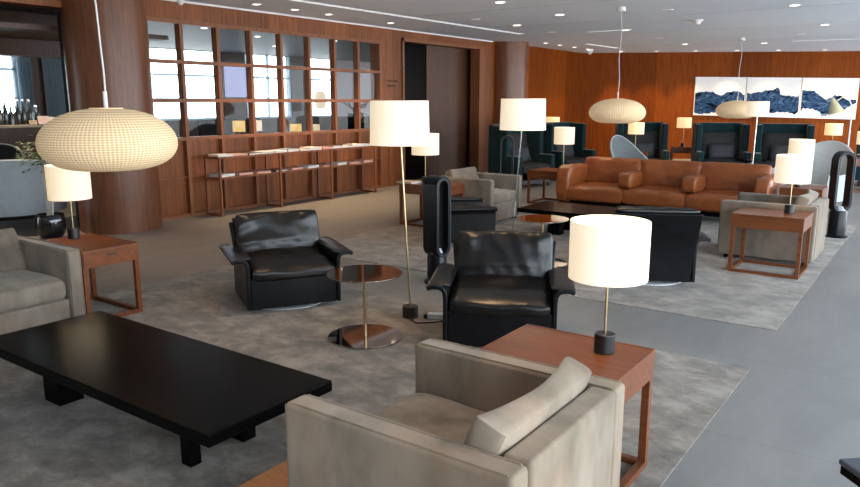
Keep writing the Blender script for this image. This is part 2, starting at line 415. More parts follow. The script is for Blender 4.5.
us = [1.0, 1.95, 3.0, 4.1, 5.2, 6.4, 7.5]
for i, u in enumerate(us):
    p = fw(u, .62, 0)
    downlight('%s from the left of the downlights in the row along the far panelled wall' % ords[i], p.x, p.y, 1, 95, .06)
for (x, y, l, s, lab) in ((-5.345, 9.163, 1, 30, 'bright downlight nearest the top edge of the picture, above the floor lamps'), (-6.66, 12.04, 1, 30, 'downlight just right of the end of the bluish light slot'),
    (-6.75, 10.77, 0, 0, 'unlit downlight above the long light slot'), (-6.74, 13.64, 0, 0, 'unlit downlight right of the slot over the far column'), (-5.31, 11.01, 1, 30, 'bright downlight left of the pendant cord hanging over the cognac sofa'),
    (-5.39, 14.1, 1, 30, 'downlight behind the cord of the middle wicker pendant'), (-3.71, 11.44, 0, 0, 'pale downlight right of the middle pendant cord, nearest the viewer'),
    (-2.03, 11.93, 1, 30, 'bright downlight nearest the upper right corner'), (-2.06, 15.22, 1, 20, 'small downlight below the bright upper right one'),
    (-3.85, 19.13, 1, 20, 'small downlight just right of the far pendant canopy'), (-5.48, 18.34, 1, 20, 'small downlight left of the far pendant canopy'), (-5.44, 16.29, 0, 0, 'pale unlit downlight left of the ceiling sensor'),
    (-2.73, 17.05, 0, 0, 'unlit tilted downlight between the far pendant and right edge')):
    downlight(lab, x, y, l, s, .07)
for (x0, y0, x1, y1, lab) in ((-7.55, 6.2, -7.45, 13.7, 'long bluish white light slot recessed in the ceiling parallel to the window grid'), (-7.40, 16.9, -7.32, 18.7, 'short bluish light slot in the ceiling over the far corner'), (-6.12, 14.05, -5.24, 14.0, 'short thin pale slot in the mid ceiling'),
        (-3.2, 18.9, -1.4, 19.1, 'faint pale slot in the ceiling near the right of the far wall')):
    d = Vector((x1-x0, y1-y0)); L = d.length
    t = on_ceiling('light_slot', lab, 'ceiling light', (x0+x1)/2, (y0+y1)/2, [('housing', boxes((-L/2, L/2, -.055, -.045, -.006, -.0002), (-L/2, L/2, .045, .055, -.006, -.0002)), 'white'), ('diffuser', bx(-L/2, L/2, -.045, .045, -.003, -.0005), 'slot')], None, math.atan2(d.y, d.x))
t = on_ceiling('security_camera', 'small white dome security camera under the ceiling beside the far wood corner', 'camera', -8.1, 18.7, [('base', cy(0, 0, -.04, 0, .09), 'white'), ('dome', lathe([(.07, -.04), (.068, -.08), (.045, -.12), (.001, -.135)], 24), 'plug')])
on_ceiling('smoke_detector', 'white domed ceiling sensor right of the middle pendant cord', 'smoke detector', -3.74, 13.11, [('base', cy(0, 0, -.02, 0, .1), 'white'), ('dome', lathe([(.07, -.02), (.065, -.06), (.035, -.08), (.001, -.085)], 24), 'white'), ('arm', bx(-.28, -.1, -.02, .02, -.02, -.005), 'white')])
on_ceiling('ceiling_spotlight', 'small white spotlight on the ceiling right of the thick left column', 'spotlight', -8.45, 6.15, [('bracket', cy(0, 0, -.03, 0, .05), 'white'), ('spot_head', lathe([(.05, -.03), (.05, -.08), (.02, -.12), (.001, -.12)], 24), 'white')])
for k, (y, lab) in enumerate(((9.9, 'nearest thin dark joint line crossing the ceiling'), (12.2, 'middle thin joint line crossing the ceiling'), (14.9, 'farther thin joint line crossing the ceiling'), (17.9, 'farthest thin joint line crossing the ceiling'))):
    struct(obj('trim_%d' % (k+6), bx(-7.2, 3.3, y-.008, y+.008, CZ-.002, CZ+.01), plain('joint_grey%d' % k, (.42, .43, .45), .8), smooth=False))

# art triptych
def seg_interp(tab, x):
    for (a, b), (c, d) in zip(tab, tab[1:]):
        if a <= x <= c: return b+(d-b)*(x-a)/(c-a)
    return tab[0][1] if x < tab[0][0] else tab[-1][1]
TOP = [(62, 118), (90, 108), (130, 106), (160, 110), (195, 125), (230, 108), (280, 104), (300, 118), (340, 115), (390, 108), (420, 100), (450, 98), (465, 86), (478, 98), (482, 118), (500, 125), (540, 130), (574, 128), (579, 98), (640, 104), (665, 120), (700, 145), (740, 130), (765, 125), (800, 145), (850, 148)]
BOT = [(62, 200), (100, 208), (160, 205), (200, 190), (250, 200), (300, 200), (340, 180), (380, 175), (420, 195), (450, 205), (500, 200), (560, 210), (579, 205), (600, 180), (650, 190), (680, 200), (690, 222), (720, 212), (760, 200), (800, 185), (850, 157)]
U0, U1 = 3.19, 7.66
def pu(x): return U0+(x-67)*(U1-U0)/(855-67)
def pz(y, x):
    zt = 2.335-.05*(x-67)/788; zb = 1.262-.115*(x-67)/788
    yt = 33+7*(x-67)/788; yb = 213+25*(x-67)/788
    return zt+(zb-zt)*(y-yt)/(yb-yt)
cuts = [67, 318, 582, 853]
for k in range(3):
    a, b = cuts[k]+2, cuts[k+1]-2
    t = thing('canvas_print', ('left panel of the white triptych with dark blue billowing cloth', 'middle panel of the white triptych with blue billowing cloth', 'right panel of the white triptych with blue cloth thinning to a tail')[k], 'artwork', FO, FA, 'triptych of blue cloth on the far wall')
    bm = bmesh.new()
    zt0, zt1, zb0, zb1 = 2.335, 2.285, 1.262, 1.147
    f = [(pu(a), pz(33+7*(a-67)/788, a)), (pu(b), pz(33+7*(b-67)/788, b)), (pu(b), pz(213+25*(b-67)/788, b)), (pu(a), pz(213+25*(a-67)/788, a))]
    obj('canvas', extrude_profile(f, 'y', -.045, -.001), 'canvas', t, smooth=False)
    bm = bmesh.new(); xs = list(range(a+3, b-2, 4)); pr = None
    for x in xs:
        wob = 9*noise.noise(Vector((x*.06, 1, 0)))+3*noise.noise(Vector((x*.16, 4, 0)))
        p = [bm.verts.new((pu(x), -.048, pz(seg_interp(TOP, x)-4+wob, x))), bm.verts.new((pu(x), -.048, pz(seg_interp(BOT, x)+wob*1.5, x)))]
        if pr: bm.faces.new((pr[0], p[0], p[1], pr[1]))
        pr = p
    r = bmesh.ops.solidify(bm, geom=bm.faces[:], thickness=.004)
    obj('painted_cloth', bm, 'drapery', t, smooth=False)

# ------------------------------------------------------------------ rugs
tag(obj('rug', bx(-5.8, -.85, -1.2, 4.65, 0, .006), 'carpet', smooth=False), 'mottled taupe carpet nearest the viewer, under the black coffee table and velvet armchair', 'rug')
tag(obj('rug', bx(-5.9, -.87, 5.57, 11.15, 0, .006), 'carpet', smooth=False), 'mottled taupe carpet farther away, under the cognac leather sofa', 'rug')
tag(obj('floor_patch', bx(-2.334, -1.9, .9, 2.137, .006, .012), 'tan_wood', smooth=False), 'tan orange flat patch on the carpet at the near velvet armchair front', 'mat')  # thin tan orange sheet lying on the carpet

# ------------------------------------------------------------------ velvet armchair (faces -x in local)
def velvet_chair(label, loc, rz, m, group=None):
    t = thing('velvet_armchair', label, 'armchair', loc, rz, group)   # footprint .90 (x) x .88 (y)
    a, b, th, H = .455, .435, .105, .62
    for s in (-1, 1):
        y0, y1 = (-b, -b+th) if s < 0 else (b-th, b)
        obj('armrest', bx(-a, a-.0, y0, y1, .05, H), m, t, bevel=.018, seg=4)
        bmp = bmesh.new(); yy = y0+.012; yz = y1-.012
        for q in (yy, yz): tube(bmp, [(-a-.001, q, .08), (-a-.001, q, H-.012), (-a+.03, q, H+.001), (a-.02, q, H+.001)], .0035, 6)
        obj('piping', bmp, m, t)
    obj('back_panel', bx(a-.10, a+.004, -b+th+.003, b-th-.003, .05, H+.004), m, t, bevel=.018, seg=4)
    obj('base_frame', bx(-a+.02, a-.1, -b+th, b-th, .05, .27), m, t, bevel=.01)
    obj('seat_cushion', rot_bm(cushion(.64, .66, .17, 3, .008, .22, 14), loc=(-.125, 0, .26)), m, t)
    bmc = cushion(.38, .67, .14, 5, .004, .16, 16, rnd=.06)
    for v in bmc.verts:
        v.co.z -= .05*min(1, max(0, v.co.z/.14))*(1-(v.co.y/.335)**2)
    obj('back_cushion', rot_bm(bmc, ry=R(-70), loc=(.315, 0, .505)), m, t)
    for sx in (-1, 1):
        for sy in (-1, 1): obj('leg', bx(sx*.38-.02, sx*.38+.02, sy*.36-.02, sy*.36+.02, .006, .055), 'black_wood', t)
    return t
RG = .0
ch = velvet_chair('large taupe velvet armchair in the foreground seen from behind, beside the front mahogany table', (-1.33, 2.05, 0), 0, 'velvet')
velvet_chair('pale grey velvet armchair on the right, behind the mahogany table with a lamp', (-1.43, 8.37, 0), 0, 'grey_velvet')
velvet_chair('grey velvet armchair cut off by the left edge, facing the long black coffee table', (-5.39, 2.19, 0), PI, 'grey_velvet')
velvet_chair('grey velvet armchair in the middle distance near the dark doorway, facing right', (-5.32, 8.62, 0), PI, 'grey_velvet')

# ------------------------------------------------------------------ mahogany side table
def side_table(label, loc, rz, lx=.66, ly=.46, h=.57, drawer=True, group=None):
    t = thing('side_table', label, 'side table', loc, rz, group)
    a, b = lx/2, ly/2
    obj('tabletop', boxes((-a+.012, a-.012, -b+.012, b-.012, h-.03, h-.004), (-a, a, -b, -b+.012, h-.03, h-.002), (-a, a, b-.012, b, h-.03, h-.002), (-a, -a+.012, -b+.012, b-.012, h-.03, h-.002), (a-.012, a, -b+.012, b-.012, h-.03, h-.002)), 'table_wood', t, smooth=False)
    obj('apron', bx(-a+.002, a-.002, -b+.002, b-.002, h-.135, h-.03), 'table_wood', t, smooth=False)
    if drawer:
        d = obj('drawer', boxes((a-.002, a+.006, -b+.01, b-.01, h-.125, h-.012)), 'table_wood', t, smooth=False)
        obj('handle', boxes((a+.004, a+.008, -.035, .035, h-.058, h-.044)), 'black_metal', d, smooth=False)
    w = .034
    for sx in (-1, 1):
        for sy in (-1, 1):
            x = sx*(a-w/2-.004); y = sy*(b-w/2-.004)
            obj('leg', bx(x-w/2, x+w/2, y-w/2, y+w/2, .006, h-.135), 'table_wood', t, smooth=False)
    for sy in (-1, 1): obj('stretcher', bx(-a+w, a-w, sy*(b-w/2-.004)-w/2, sy*(b-w/2-.004)+w/2, .006, .034), 'table_wood', t, smooth=False)
    for sx in (-1, 1): obj('stretcher', bx(sx*(a-w/2-.004)-w/2, sx*(a-w/2-.004)+w/2, -b+w, b-w, .006, .034), 'table_wood', t, smooth=False)
    return t
side_table('mahogany side table in the foreground between the large velvet armchair and black leather chair', (-1.275, 2.80, 0), 0, .64, .52, drawer=False)
side_table('mahogany side table with a slotted drawer on the left, beside the cut-off grey armchair', (-5.415, 2.925, 0), 0, .70, .46)
side_table('mahogany side table on the right in front of the pale velvet armchair', (-1.315, 7.60, 0), 0, .64, .54, .585, drawer=False)
side_table('mahogany side table with a slotted drawer behind the tall fan, holding a lit lamp', (-5.60, 7.86, 0), 0, .72, .50)
side_table('small mahogany side table partly hidden between the pale armchair and the cognac sofa', (-1.46, 10.42, 0), 0, .5, .5, .56, drawer=False)
side_table('mahogany side table left of the cognac sofa', (-5.24, 10.78, 0), 0, .60, .60, .55, drawer=False)

# ------------------------------------------------------------------ lamps
def table_lamp(label, loc, r=.18, h0=.31, h1=.61, shade='shade', power=5, tilt=0, brass=True):
    t = thing('table_lamp', label, 'table lamp', loc)
    obj('base', cy(0, 0, 0, .085, .045, n=32), 'black_metal', t, bevel=.004, seg=2)
    obj('pole', cy(0, 0, .085, h0+.12, .005, n=12), 'brass' if brass else 'chrome', t)
    s = obj('lamp_shade', lathe([(r, h0), (r, h1), (r-.004, h1), (r-.004, h0), (r, h0)], 64), shade, t)
    obj('spider', boxes((-r+.004, r-.004, -.002, .002, h0+.115, h0+.12), (-.002, .002, -r+.004, r-.004, h0+.115, h0+.12)), 'brass', s)
    l = bpy.data.lights.new('lamp_bulb', 'POINT'); l.energy = power; l.shadow_soft_size = .04; l.color = (1, .78, .5)
    lo = bpy.data.objects.new('lamp_bulb', l); col.objects.link(lo); lo.parent = t; lo.location = (0, 0, (h0+h1)/2+.03)
    return t
table_lamp('lit table lamp with a big cream drum shade on the foreground mahogany table', (-1.13, 2.90, .567), .168, .335, .585, 'shade_white', 5)
table_lamp('lit table lamp with cream drum shade at left, standing before the thick column', (-5.65, 2.96, .567), .160, .32, .59, 'shade', 6)
table_lamp('lit table lamp with white drum shade on the right mahogany table before the pale armchair', (-1.18, 7.66, .582), .160, .30, .56, 'shade_white', 5)
table_lamp('lit table lamp half hidden behind another lamp at right, beyond the pale armchair', (-1.53, 10.38, .558), .150, .36, .61, 'shade', 4)
table_lamp('lit table lamp on the drawer table behind the tall fan in the middle distance', (-5.70, 7.86, .567), .185, .38, .66, 'shade', 6)
table_lamp('lit table lamp on the side table left of the cognac sofa', (-5.08, 10.85, .548), .165, .42, .69, 'shade', 5)

def floor_lamp(label, base, top, z0, z1, r, brass='brass', power=9, shade='shade_white', basem='black_metal'):
    t = thing('floor_lamp', label, 'floor lamp', base)
    dx, dy = top[0]-base[0], top[1]-base[1]
    obj('base', cy(0, 0, .006, .095, .062, n=32), basem, t, bevel=.004, seg=2)
    obj('pole', tube(bmesh.new(), [(0, 0, .09), (dx*.5, dy*.5, .09+(z0+.16-.09)*.5), (dx, dy, z0+.16)], .0075, 12), brass, t)
    s = obj('lamp_shade', rot_bm(lathe([(r, z0), (r*.96, z1), (r*.96-.004, z1), (r-.004, z0), (r, z0)], 64), loc=(dx, dy, 0)), shade, t)
    obj('spider', boxes((dx-r*.95, dx+r*.95, dy-.002, dy+.002, z0+.155, z0+.16), (dx-.002, dx+.002, dy-r*.95, dy+r*.95, z0+.155, z0+.16)), 'brass', s)
    l = bpy.data.lights.new('lamp_bulb', 'POINT'); l.energy = power; l.shadow_soft_size = .05; l.color = (1, .78, .5)
    lo = bpy.data.objects.new('lamp_bulb', l); col.objects.link(lo); lo.parent = t; lo.location = (dx, dy, (z0+z1)/2+.03)
    return t
floor_lamp('brass floor lamp with white drum shade by the bronze disc table, left of tall fan', (-3.25, 4.28, 0), (-3.305, 4.235), 1.335, 1.655, .222, power=10)
floor_lamp('leaning floor lamp with white drum shade behind the central black leather chair', (-3.58, 6.45, 0), (-3.41, 6.33), 1.375, 1.675, .225, 'chrome', 10)
floor_lamp('distant floor lamp whose white shade overlaps the blue cloth artwork', (-2.91, 14.36, 0), (-2.90, 14.39), 1.38, 1.65, .19, 'chrome', 6)
t = thing('reading_lamp', 'white reading floor lamp with an olive cone head at the right end of the artwork', 'floor lamp', (-1.40, 14.4, 0))
obj('base', cy(0, 0, .006, .03, .13), 'white', t); obj('pole', tube(bmesh.new(), [(0, 0, .03), (0, 0, 1.55), (-.05, 0, 1.66), (-.16, 0, 1.72), (-.24, 0, 1.66)], .012, 8), 'white', t)
obj('lamp_head', rot_bm(lathe([(.02, .15), (.13, -.13), (.125, -.13), (.016, .14)], 32), ry=R(-18), loc=(-.27, 0, 1.57)), 'green_cone', t)

def wicker(label, x, y, zc, D, hh, cord_dx=0):
    t = thing('wicker_pendant', label, 'pendant lamp', (x, y, zc))
    n, rows = 168, 48
    bm = bmesh.new(); rings = []
    a0, a1 = R(-74), R(74)
    for j in range(rows+1):
        th = a0+(a1-a0)*j/rows
        rr = D/2*abs(math.cos(th+.14))**.72; z = hh/2*math.sin(th)/math.sin(a1)
        ring = []
        for i in range(n):
            off = .002*(1 if ((i//2+j) % 2) else -1)
            ring.append(bm.verts.new(((rr+off)*math.cos(2*PI*i/n), (rr+off)*math.sin(2*PI*i/n), z)))
        rings.append(ring)
    for A, B in zip(rings, rings[1:]):
        for i in range(n): bm.faces.new((A[i], A[(i+1) % n], B[(i+1) % n], B[i]))
    obj('woven_shade', bm, 'wicker', t)
    rt = D/2*math.cos(a1+.14)**.72
    obj('top_cap', cy(0, 0, hh/2-.006, hh/2+.006, rt, n=48), 'wicker', t)
    obj('socket', cy(0, 0, hh/2, hh/2+.10, .012, n=16), 'white', t)
    top = CZ-zc
    pts = [(0.012*math.sin(k*1.1)+cord_dx*(k/10), .004*math.cos(k*1.7), hh/2+.09+(top-hh/2-.10)*k/10) for k in range(11)]
    obj('cord', tube(bmesh.new(), pts, .005, 8), 'white', t)
    obj('ceiling_canopy', cy(pts[-1][0], pts[-1][1], top-.06, top, .07, .055), 'white', t)
    l = bpy.data.lights.new('pendant_bulb', 'POINT'); l.energy = 4; l.shadow_soft_size = .06; l.color = (1, .84, .6)
    lo = bpy.data.objects.new('pendant_bulb', l); col.objects.link(lo); lo.parent = t; lo.location = (0, 0, 0)
    g = obj('bulb', rot_bm(lathe([(.001, -.06), (.045, -.035), (.06, 0), (.045, .035), (.001, .06)], 20), loc=(0, 0, -hh/2+.05)), 'shade_white', t)
wicker('large woven cane pendant lamp hanging at the left, in front of the thick column', -4.03, 2.375, 1.432, .765, .35, -.03)
wicker('middle woven cane pendant lamp hanging above the cognac sofa', -4.15, 10.7, 1.505, .84, .36)
wicker('smallest and farthest woven cane pendant lamp hanging in front of the artwork', -3.93, 17.3, 1.47, .88, .38)

# ------------------------------------------------------------------ black leather swivel chair, local: faces -y
def taper(bm):
    for v in bm.verts: v.co.x *= .86+.14*min(1, max(0, (v.co.z-.05)/.6))
    return bm
def lounge_chair(label, loc, rz, dot=False, bh=.66):
    t = thing('leather_swivel_chair', label, 'armchair', loc, rz)
    hw = .36
    for s in (-1, 1):
        line = [(hw, .045), (hw, .36), (hw+.004, .405), (hw+.02, .432), (hw+.045, .442), (hw+.09, .444), (hw+.125, .432)]
        pts = strip([(s*x, z) for x, z in line], .03)
        sd = extrude_profile(pts, 'y', -.37, .32)
        obj('side_panel', sd, 'black_shell', t, bevel=.008, seg=3)
        obj('arm_pad', rot_bm(cushion(.16, .62, .035, 2+s, .002, .5, 8), ry=s*R(3), loc=(s*(hw+.045), -.03, .430)), 'black_leather', t)
    obj('front_panel', bx(-hw+.015, hw-.015, -.36, -.33, .045, .285), 'black_shell', t, bevel=.01)
    obj('bottom_panel', bx(-hw+.015, hw-.015, -.33, .30, .045, .07), 'black_shell', t)
    prof = [(.30, .045), (.305, .26), (.335, .45), (.395, bh-.03)]
    obj('back_shell', taper(extrude_profile(strip(prof, .028), 'x', -.39, .39)), 'black_shell', t, bevel=.01)
    obj('seat_cushion', rot_bm(cushion(.69, .66, .15, 4, .010, .40, 22, fold=.018, droop=.015), rx=R(3), loc=(0, -.05, .268)), 'black_leather', t)
    bc = cushion(.71, .47, .13, 9, .010, .38, 26, fold=.034)
    obj('back_cushion', rot_bm(bc, rx=R(74), loc=(0, .275, .475)), 'black_leather', t)
    obj('head_roll', rot_bm(cushion(.72, .12, .06, 6, .006, .5, 12, fold=.01), rx=R(12), loc=(0, .37, bh-.045)), 'black_leather', t)
    obj('swivel_base', lathe([(.001, .006), (.33, .006), (.33, .014), (.30, .022), (.05, .03), (.04, .045), (.001, .045)], 64), 'satin', t)
    if dot: obj('stud', rot_bm(cy(0, 0, -.004, .004, .008, n=16), rx=R(88), loc=(.32, .322, .15)), 'chrome', t)
    return t
def face(fx, fy): return math.atan2(fy, fx)+PI/2
lounge_chair('black leather swivel armchair at left, beside the bronze disc table with its wrinkled back', (-4.41, 4.07, 0), face(.856, -.517))
lounge_chair('black leather swivel armchair in the centre behind the foreground mahogany table', (-2.44, 4.28, 0), face(.466, -.885))
lounge_chair('black leather swivel armchair seen from behind, right of the foreground lamp shade', (-2.19, 6.62, 0), face(-.44, .90), True, .71)
lounge_chair('black leather swivel armchair mostly hidden behind the tall black fan, facing away to the right', (-4.69, 7.15, 0), face(.73, .68))

# ------------------------------------------------------------------ bronze disc tables
def disc_table(label, loc, r=.265, h=.475):
    t = thing('disc_table', label, 'side table', loc)
    obj('tabletop', cy(0, 0, h-.008, h, r, n=96), 'bronze_mirror', t, bevel=.002, seg=2)
    obj('pole', cy(0, 0, .018, h-.008, .011, n=20), 'brass', t)
    obj('base', cy(0, 0, .006, .018, r, n=96), 'bronze_mirror', t, bevel=.002, seg=2)
disc_table('round bronze mirror side table with disc foot, between the two front leather chairs', (-3.21, 3.70, 0))
disc_table('round bronze mirror side table behind the central black leather chair', (-3.28, 6.57, 0))

# ------------------------------------------------------------------ black coffee tables
def coffee_table(label, x0, x1, y0, y1, h=.33, th=.055):
    cx, cyy = (x0+x1)/2, (y0+y1)/2
    t = thing('coffee_table', label, 'coffee table', (cx, cyy, 0)); a, b = (x1-x0)/2, (y1-y0)/2
    obj('tabletop', bx(-a, a, -b, b, h-th, h), 'black_wood', t, bevel=.006, seg=3)
    obj('leg', bx(-a+.36, -a+.52, -b+.16, -b+.30, .006, h-th), 'black_wood', t, bevel=.003)
    obj('leg', bx(-a+.30, -a+.50, b-.24, b-.16, .006, h-th), 'black_wood', t, bevel=.003)
    obj('leg', bx(a-.43, a-.36, -b+.16, -b+.22, .006, h-th), 'black_wood', t, bevel=.003)
    obj('leg', bx(a-.66, a-.36, b-.26, b-.18, .006, h-th), 'black_wood', t, bevel=.003)
    obj('crossbar', bx(a-.41, a-.36, -b+.2, b-.2, h-th-.05, h-th), 'black_wood', t)
coffee_table('long low ebonised black coffee table in the left foreground on the near carpet', -4.32, -2.285, 1.66, 2.385)
coffee_table('long low black coffee table on the far carpet before the cognac sofa', -4.34, -2.35, 7.95, 8.75)

# ------------------------------------------------------------------ cognac leather sofa (faces -y)
t = thing('leather_sofa', 'long cognac brown leather sofa with three seats and divider armrests', 'sofa', (-3.32, 10.50, 0))
W = 1.52
obj('base_frame', bx(-W+.05, W-.05, -.36, .40, .10, .16), 'black_wood', t)
seats = [(-W+.20, -.46), (-.44, .44), (.46, W-.18)]
for k, (a, b) in enumerate(seats):
    obj('seat_cushion', rot_bm(cushion(b-a+.06, .80, .27, 11+k, .010, .30, 18, fold=.014), loc=((a+b)/2, -.06, .15)), 'tan_leather', t)
    obj('back_cushion', rot_bm(cushion(b-a+.10, .46, .24, 21+k, .012, .34, 20, fold=.032), rx=R(76), loc=((a+b)/2, .33+.1, .53)), 'tan_leather', t)
for k, (x, w, h, y0, y1) in enumerate(((-W+.12, .25, .57, -.45, .46), (-.46, .22, .22, -.40, .22), (.46, .22, .22, -.40, .22), (W-.10, .22, .55, -.45, .46))):
    if k in (0, 3): bm = rot_bm(cushion(w, y1-y0, h, 31+k, .010, .12, 14, fold=.012, rnd=.2), loc=(x, (y0+y1)/2, .12))
    else: bm = rot_bm(cushion(w, .52, h+.02, 31+k, .008, .18, 12, fold=.01, rnd=.2), loc=(x, -.10, .39))
    obj('armrest', bm, 'tan_leather', t)
obj('back_frame', bx(-W+.06, W-.06, .40, .50, .12, .66), 'tan_leather', t, bevel=.03, seg=4)
for sx in (-1, -.33, .33, 1):
    for sy in (-.34, .38): obj('leg', bx(sx*(W-.2)-.015, sx*(W-.2)+.015, sy-.015, sy+.015, .006, .10), 'chrome', t)

# ------------------------------------------------------------------ bladeless fans
def fan(label, loc, rz, H=.98, w=.26, d=.15, base_h=.30, rb=.085):
    t = thing('bladeless_fan', label, 'fan', loc, rz)
    obj('base', lathe([(.001, .006), (rb+.03, .006), (rb+.03, .018), (rb, .03), (rb, base_h-.03), (rb*.86, base_h), (.001, base_h)], 40), 'fan_black', t)
    bm = bmesh.new(); z0 = base_h+w/2-.03; z1 = H-w/2; ro, ri = w/2, w/2-.035
    def loop(r, k=20):
        p = [(r*math.cos(a), z1+r*math.sin(a)) for a in [PI*i/k for i in range(k+1)]]
        p += [(r*math.cos(a), z0+r*math.sin(a)) for a in [PI+PI*i/k for i in range(k+1)]]
        return p
    O, I = loop(ro), loop(ri); n = len(O)
    v = [[bm.verts.new((x, y, z)) for x, z in L] for L, y in ((O, -d/2), (O, d/2), (I, d/2), (I, -d/2))]
    for q in range(4):
        A, B = v[q], v[(q+1) % 4]
        for i in range(n): bm.faces.new((A[i], A[(i+1) % n], B[(i+1) % n], B[i]))
    bmesh.ops.recalc_face_normals(bm, faces=bm.faces)
    L = obj('air_loop', bm, 'fan_black', t)
    obj('rim', tube(bmesh.new(), [(x*1.0, -d/2, z) for x, z in loop(ro-.01, 14)], .008, 8, True), 'fan_rim', L)
    obj('neck', lathe([(rb*.86, base_h-.005), (.05, base_h+.05), (.001, base_h+.05)], 30), 'chrome', t)
fan('tall black bladeless tower fan standing left of the central leather chair', (-3.72, 5.31, 0), R(78), .99, .18, .18, .28, .09)
fan('blue-black bladeless loop fan at the right edge of the far carpet', (-1.0, 10.04, 0), R(42), 1.06, .24, .12, .34, .10)
fan('dark bladeless loop fan standing before the far round column', (-5.70, 10.08, 0), R(30), 1.12, .22, .12, .34, .085)
# ------------------------------------------------------------------ magazine rack
t = thing('magazine_rack', 'long two-shelf wooden magazine rack against the panelling under the window grid', 'magazine rack', (0, 0, 0))
RX0, RX1 = -8.82, -8.50
ys = [6.66, 7.82, 8.98, 10.14]
for z in (.86, .565):
    obj('shelf', bx(RX0, RX1, ys[0]-.01, ys[-1]+.02, z-.03, z), 'frame_wood', t, smooth=False)
for y in ys:
    w = .016
    f = obj('rack_frame', boxes((RX0, RX0+.03, y-w, y+w, 0, .86), (RX1-.004, RX1+.026, y-w, y+w, 0, .86), (RX0+.03, RX1-.004, y-w, y+w, 0, .03)), 'frame_wood', t, smooth=False)
mats = ['paper_white', 'paper_blue', 'paper_white', 'paper_pink', 'paper_beige', 'paper_white', 'paper_dark']
protoM = {}
def magazine(x, y, z, a, m, label, group, th=.012):
    t = thing('magazine', label, 'magazine', (x, y, z), a, group)
    obj('cover', boxes((-.13, .13, -.13, .13, th-.002, th), (-.13, .13, -.132, -.13, 0, th)), m, t, smooth=False)
    obj('pages', bx(-.128, .127, -.13, .128, 0, th-.002), m if m == 'paper_pink' else 'paper_white', t, smooth=False)
cname = dict(paper_white='white', paper_blue='blue-grey', paper_pink='salmon pink', paper_beige='beige', paper_dark='dark')
for sh, (z, n) in enumerate(((.86, 13), (.565, 10))):
    for i in range(n):
        y = 6.83+i*(3.17/(n-1)); m = mats[(i*3+sh) % 7] if sh == 0 else ['paper_white', 'paper_pink', 'paper_pink', 'paper_dark', 'paper_pink', 'paper_white', 'paper_pink'][i % 7]
        magazine(-8.655+random.uniform(-.01, .01), y, z, random.uniform(-.12, .12), m,
          '%s magazine, number %d counted from the left on the %s shelf of the rack' % (cname[m], i+1, ('upper', 'lower')[sh]), 'magazines on the %s shelf' % ('upper', 'lower')[sh], random.choice((.02, .03, .042)))

# sign lettering
def text(name, body, size, loc, rot, m, ext=.002):
    c = bpy.data.curves.new(name, 'FONT'); c.body = body; c.size = size; c.extrude = ext; c.align_x = 'LEFT'
    o = bpy.data.objects.new(name, c); col.objects.link(o); o.location = loc; o.rotation_euler = rot
    dg = bpy.context.evaluated_depsgraph_get(); me = bpy.data.meshes.new_from_object(o.evaluated_get(dg))
    bpy.data.objects.remove(o); bpy.data.curves.remove(c)
    q = bpy.data.objects.new(name, me); col.objects.link(q); q.location = loc; q.rotation_euler = rot
    me.materials.clear(); me.materials.append(M[m]); return q
sg = thing('direction_sign', 'two lines of small dark lettering with arrows on the wood beside the dark doorway', 'sign', (WX+.003, 10.90, 1.97))
for body, dz in (('<  Restrooms', .045), ('<  Showers', -.045)):
    q = text('lettering', body, .075, (0, 0, dz), (PI/2, 0, PI/2), 'ink'); q.parent = sg

# ------------------------------------------------------------------ wing chairs (local faces -y)
def wing_chair(label, loc, rz, group, w=1.06, H=1.20):
    t = thing('wing_chair', label, 'armchair', loc, rz, group); a = w/2
    obj('back_panel', bx(-a, a, .30, .42, .12, H), 'teal', t, bevel=.03)
    for s in (-1, 1):
        obj('wing', bx(min(s*a, s*(a-.12)), max(s*a, s*(a-.12)), -.10, .32, .12, H-.02), 'teal', t, bevel=.03)
        obj('armrest', bx(min(s*a, s*(a-.13)), max(s*a, s*(a-.13)), -.42, -.08, .12, .62), 'teal', t, bevel=.03)
    obj('seat_cushion', rot_bm(cushion(w-.26, .68, .2, 3, .004, .3, 8), loc=(0, -.10, .26)), 'char', t)
    obj('back_cushion', rot_bm(cushion(w-.27, .60, .14, 3, .004, .3, 8), rx=R(80), loc=(0, .28, .70)), 'char', t)
    obj('pillow', rot_bm(cushion(.52, .34, .14, 6, .004, .5, 8), rx=R(68), loc=(.02, .12, .58)), M['pillow_slate'], t)
    obj('base_frame', bx(-a+.08, a-.08, -.36, .36, .06, .14), 'black_metal', t)
    for sx in (-1, 1):
        for sy in (-1, 1): obj('leg', bx(sx*(a-.1)-.02, sx*(a-.1)+.02, sy*.34-.02, sy*.34+.02, 0, .07), 'black_metal', t)
    return t
M['pillow_slate'] = plain('slate_cushion', (.022, .024, .03), .6)
G = 'dark teal wing chairs by the far walls'
w0 = wing_chair('dark teal high wing chair with charcoal cushions below the left panel of the artwork', (-3.9, 16.05, 0), R(25), G)
for lab, x, y, rz in (('dark teal high wing chair with charcoal cushions below the middle panel of the artwork', -2.72, 16.2, R(12)),
                      ('dark teal high wing chair at the right edge beyond the pale felt chair', -.95, 16.85, R(5)),
                      ('dark teal high wing chair behind the middle wicker pendant and felt chair', -5.42, 15.5, R(28)),
                      ('dark teal high wing chair against the wood wall, left of the middle wicker pendant', -6.75, 14.5, R(70)),
                      ('dark teal high wing chair nearest the far column, behind the small table lamp', -6.85, 12.7, R(75))):
    dup(w0, (x, y, 0), rz, lab, G)
for lab, x, y, h, r in (('low dark round side table beneath the farthest pendant floor lamp', -3.15, 15.3, .52, .28),):
    t = thing('round_side_table', lab, 'side table', (x, y, 0)); obj('tabletop', cy(0, 0, h-.03, h, r), 'black_wood', t); obj('pole', cy(0, 0, .02, h-.03, .03), 'black_metal', t); obj('base', cy(0, 0, 0, .02, .2), 'black_metal', t)
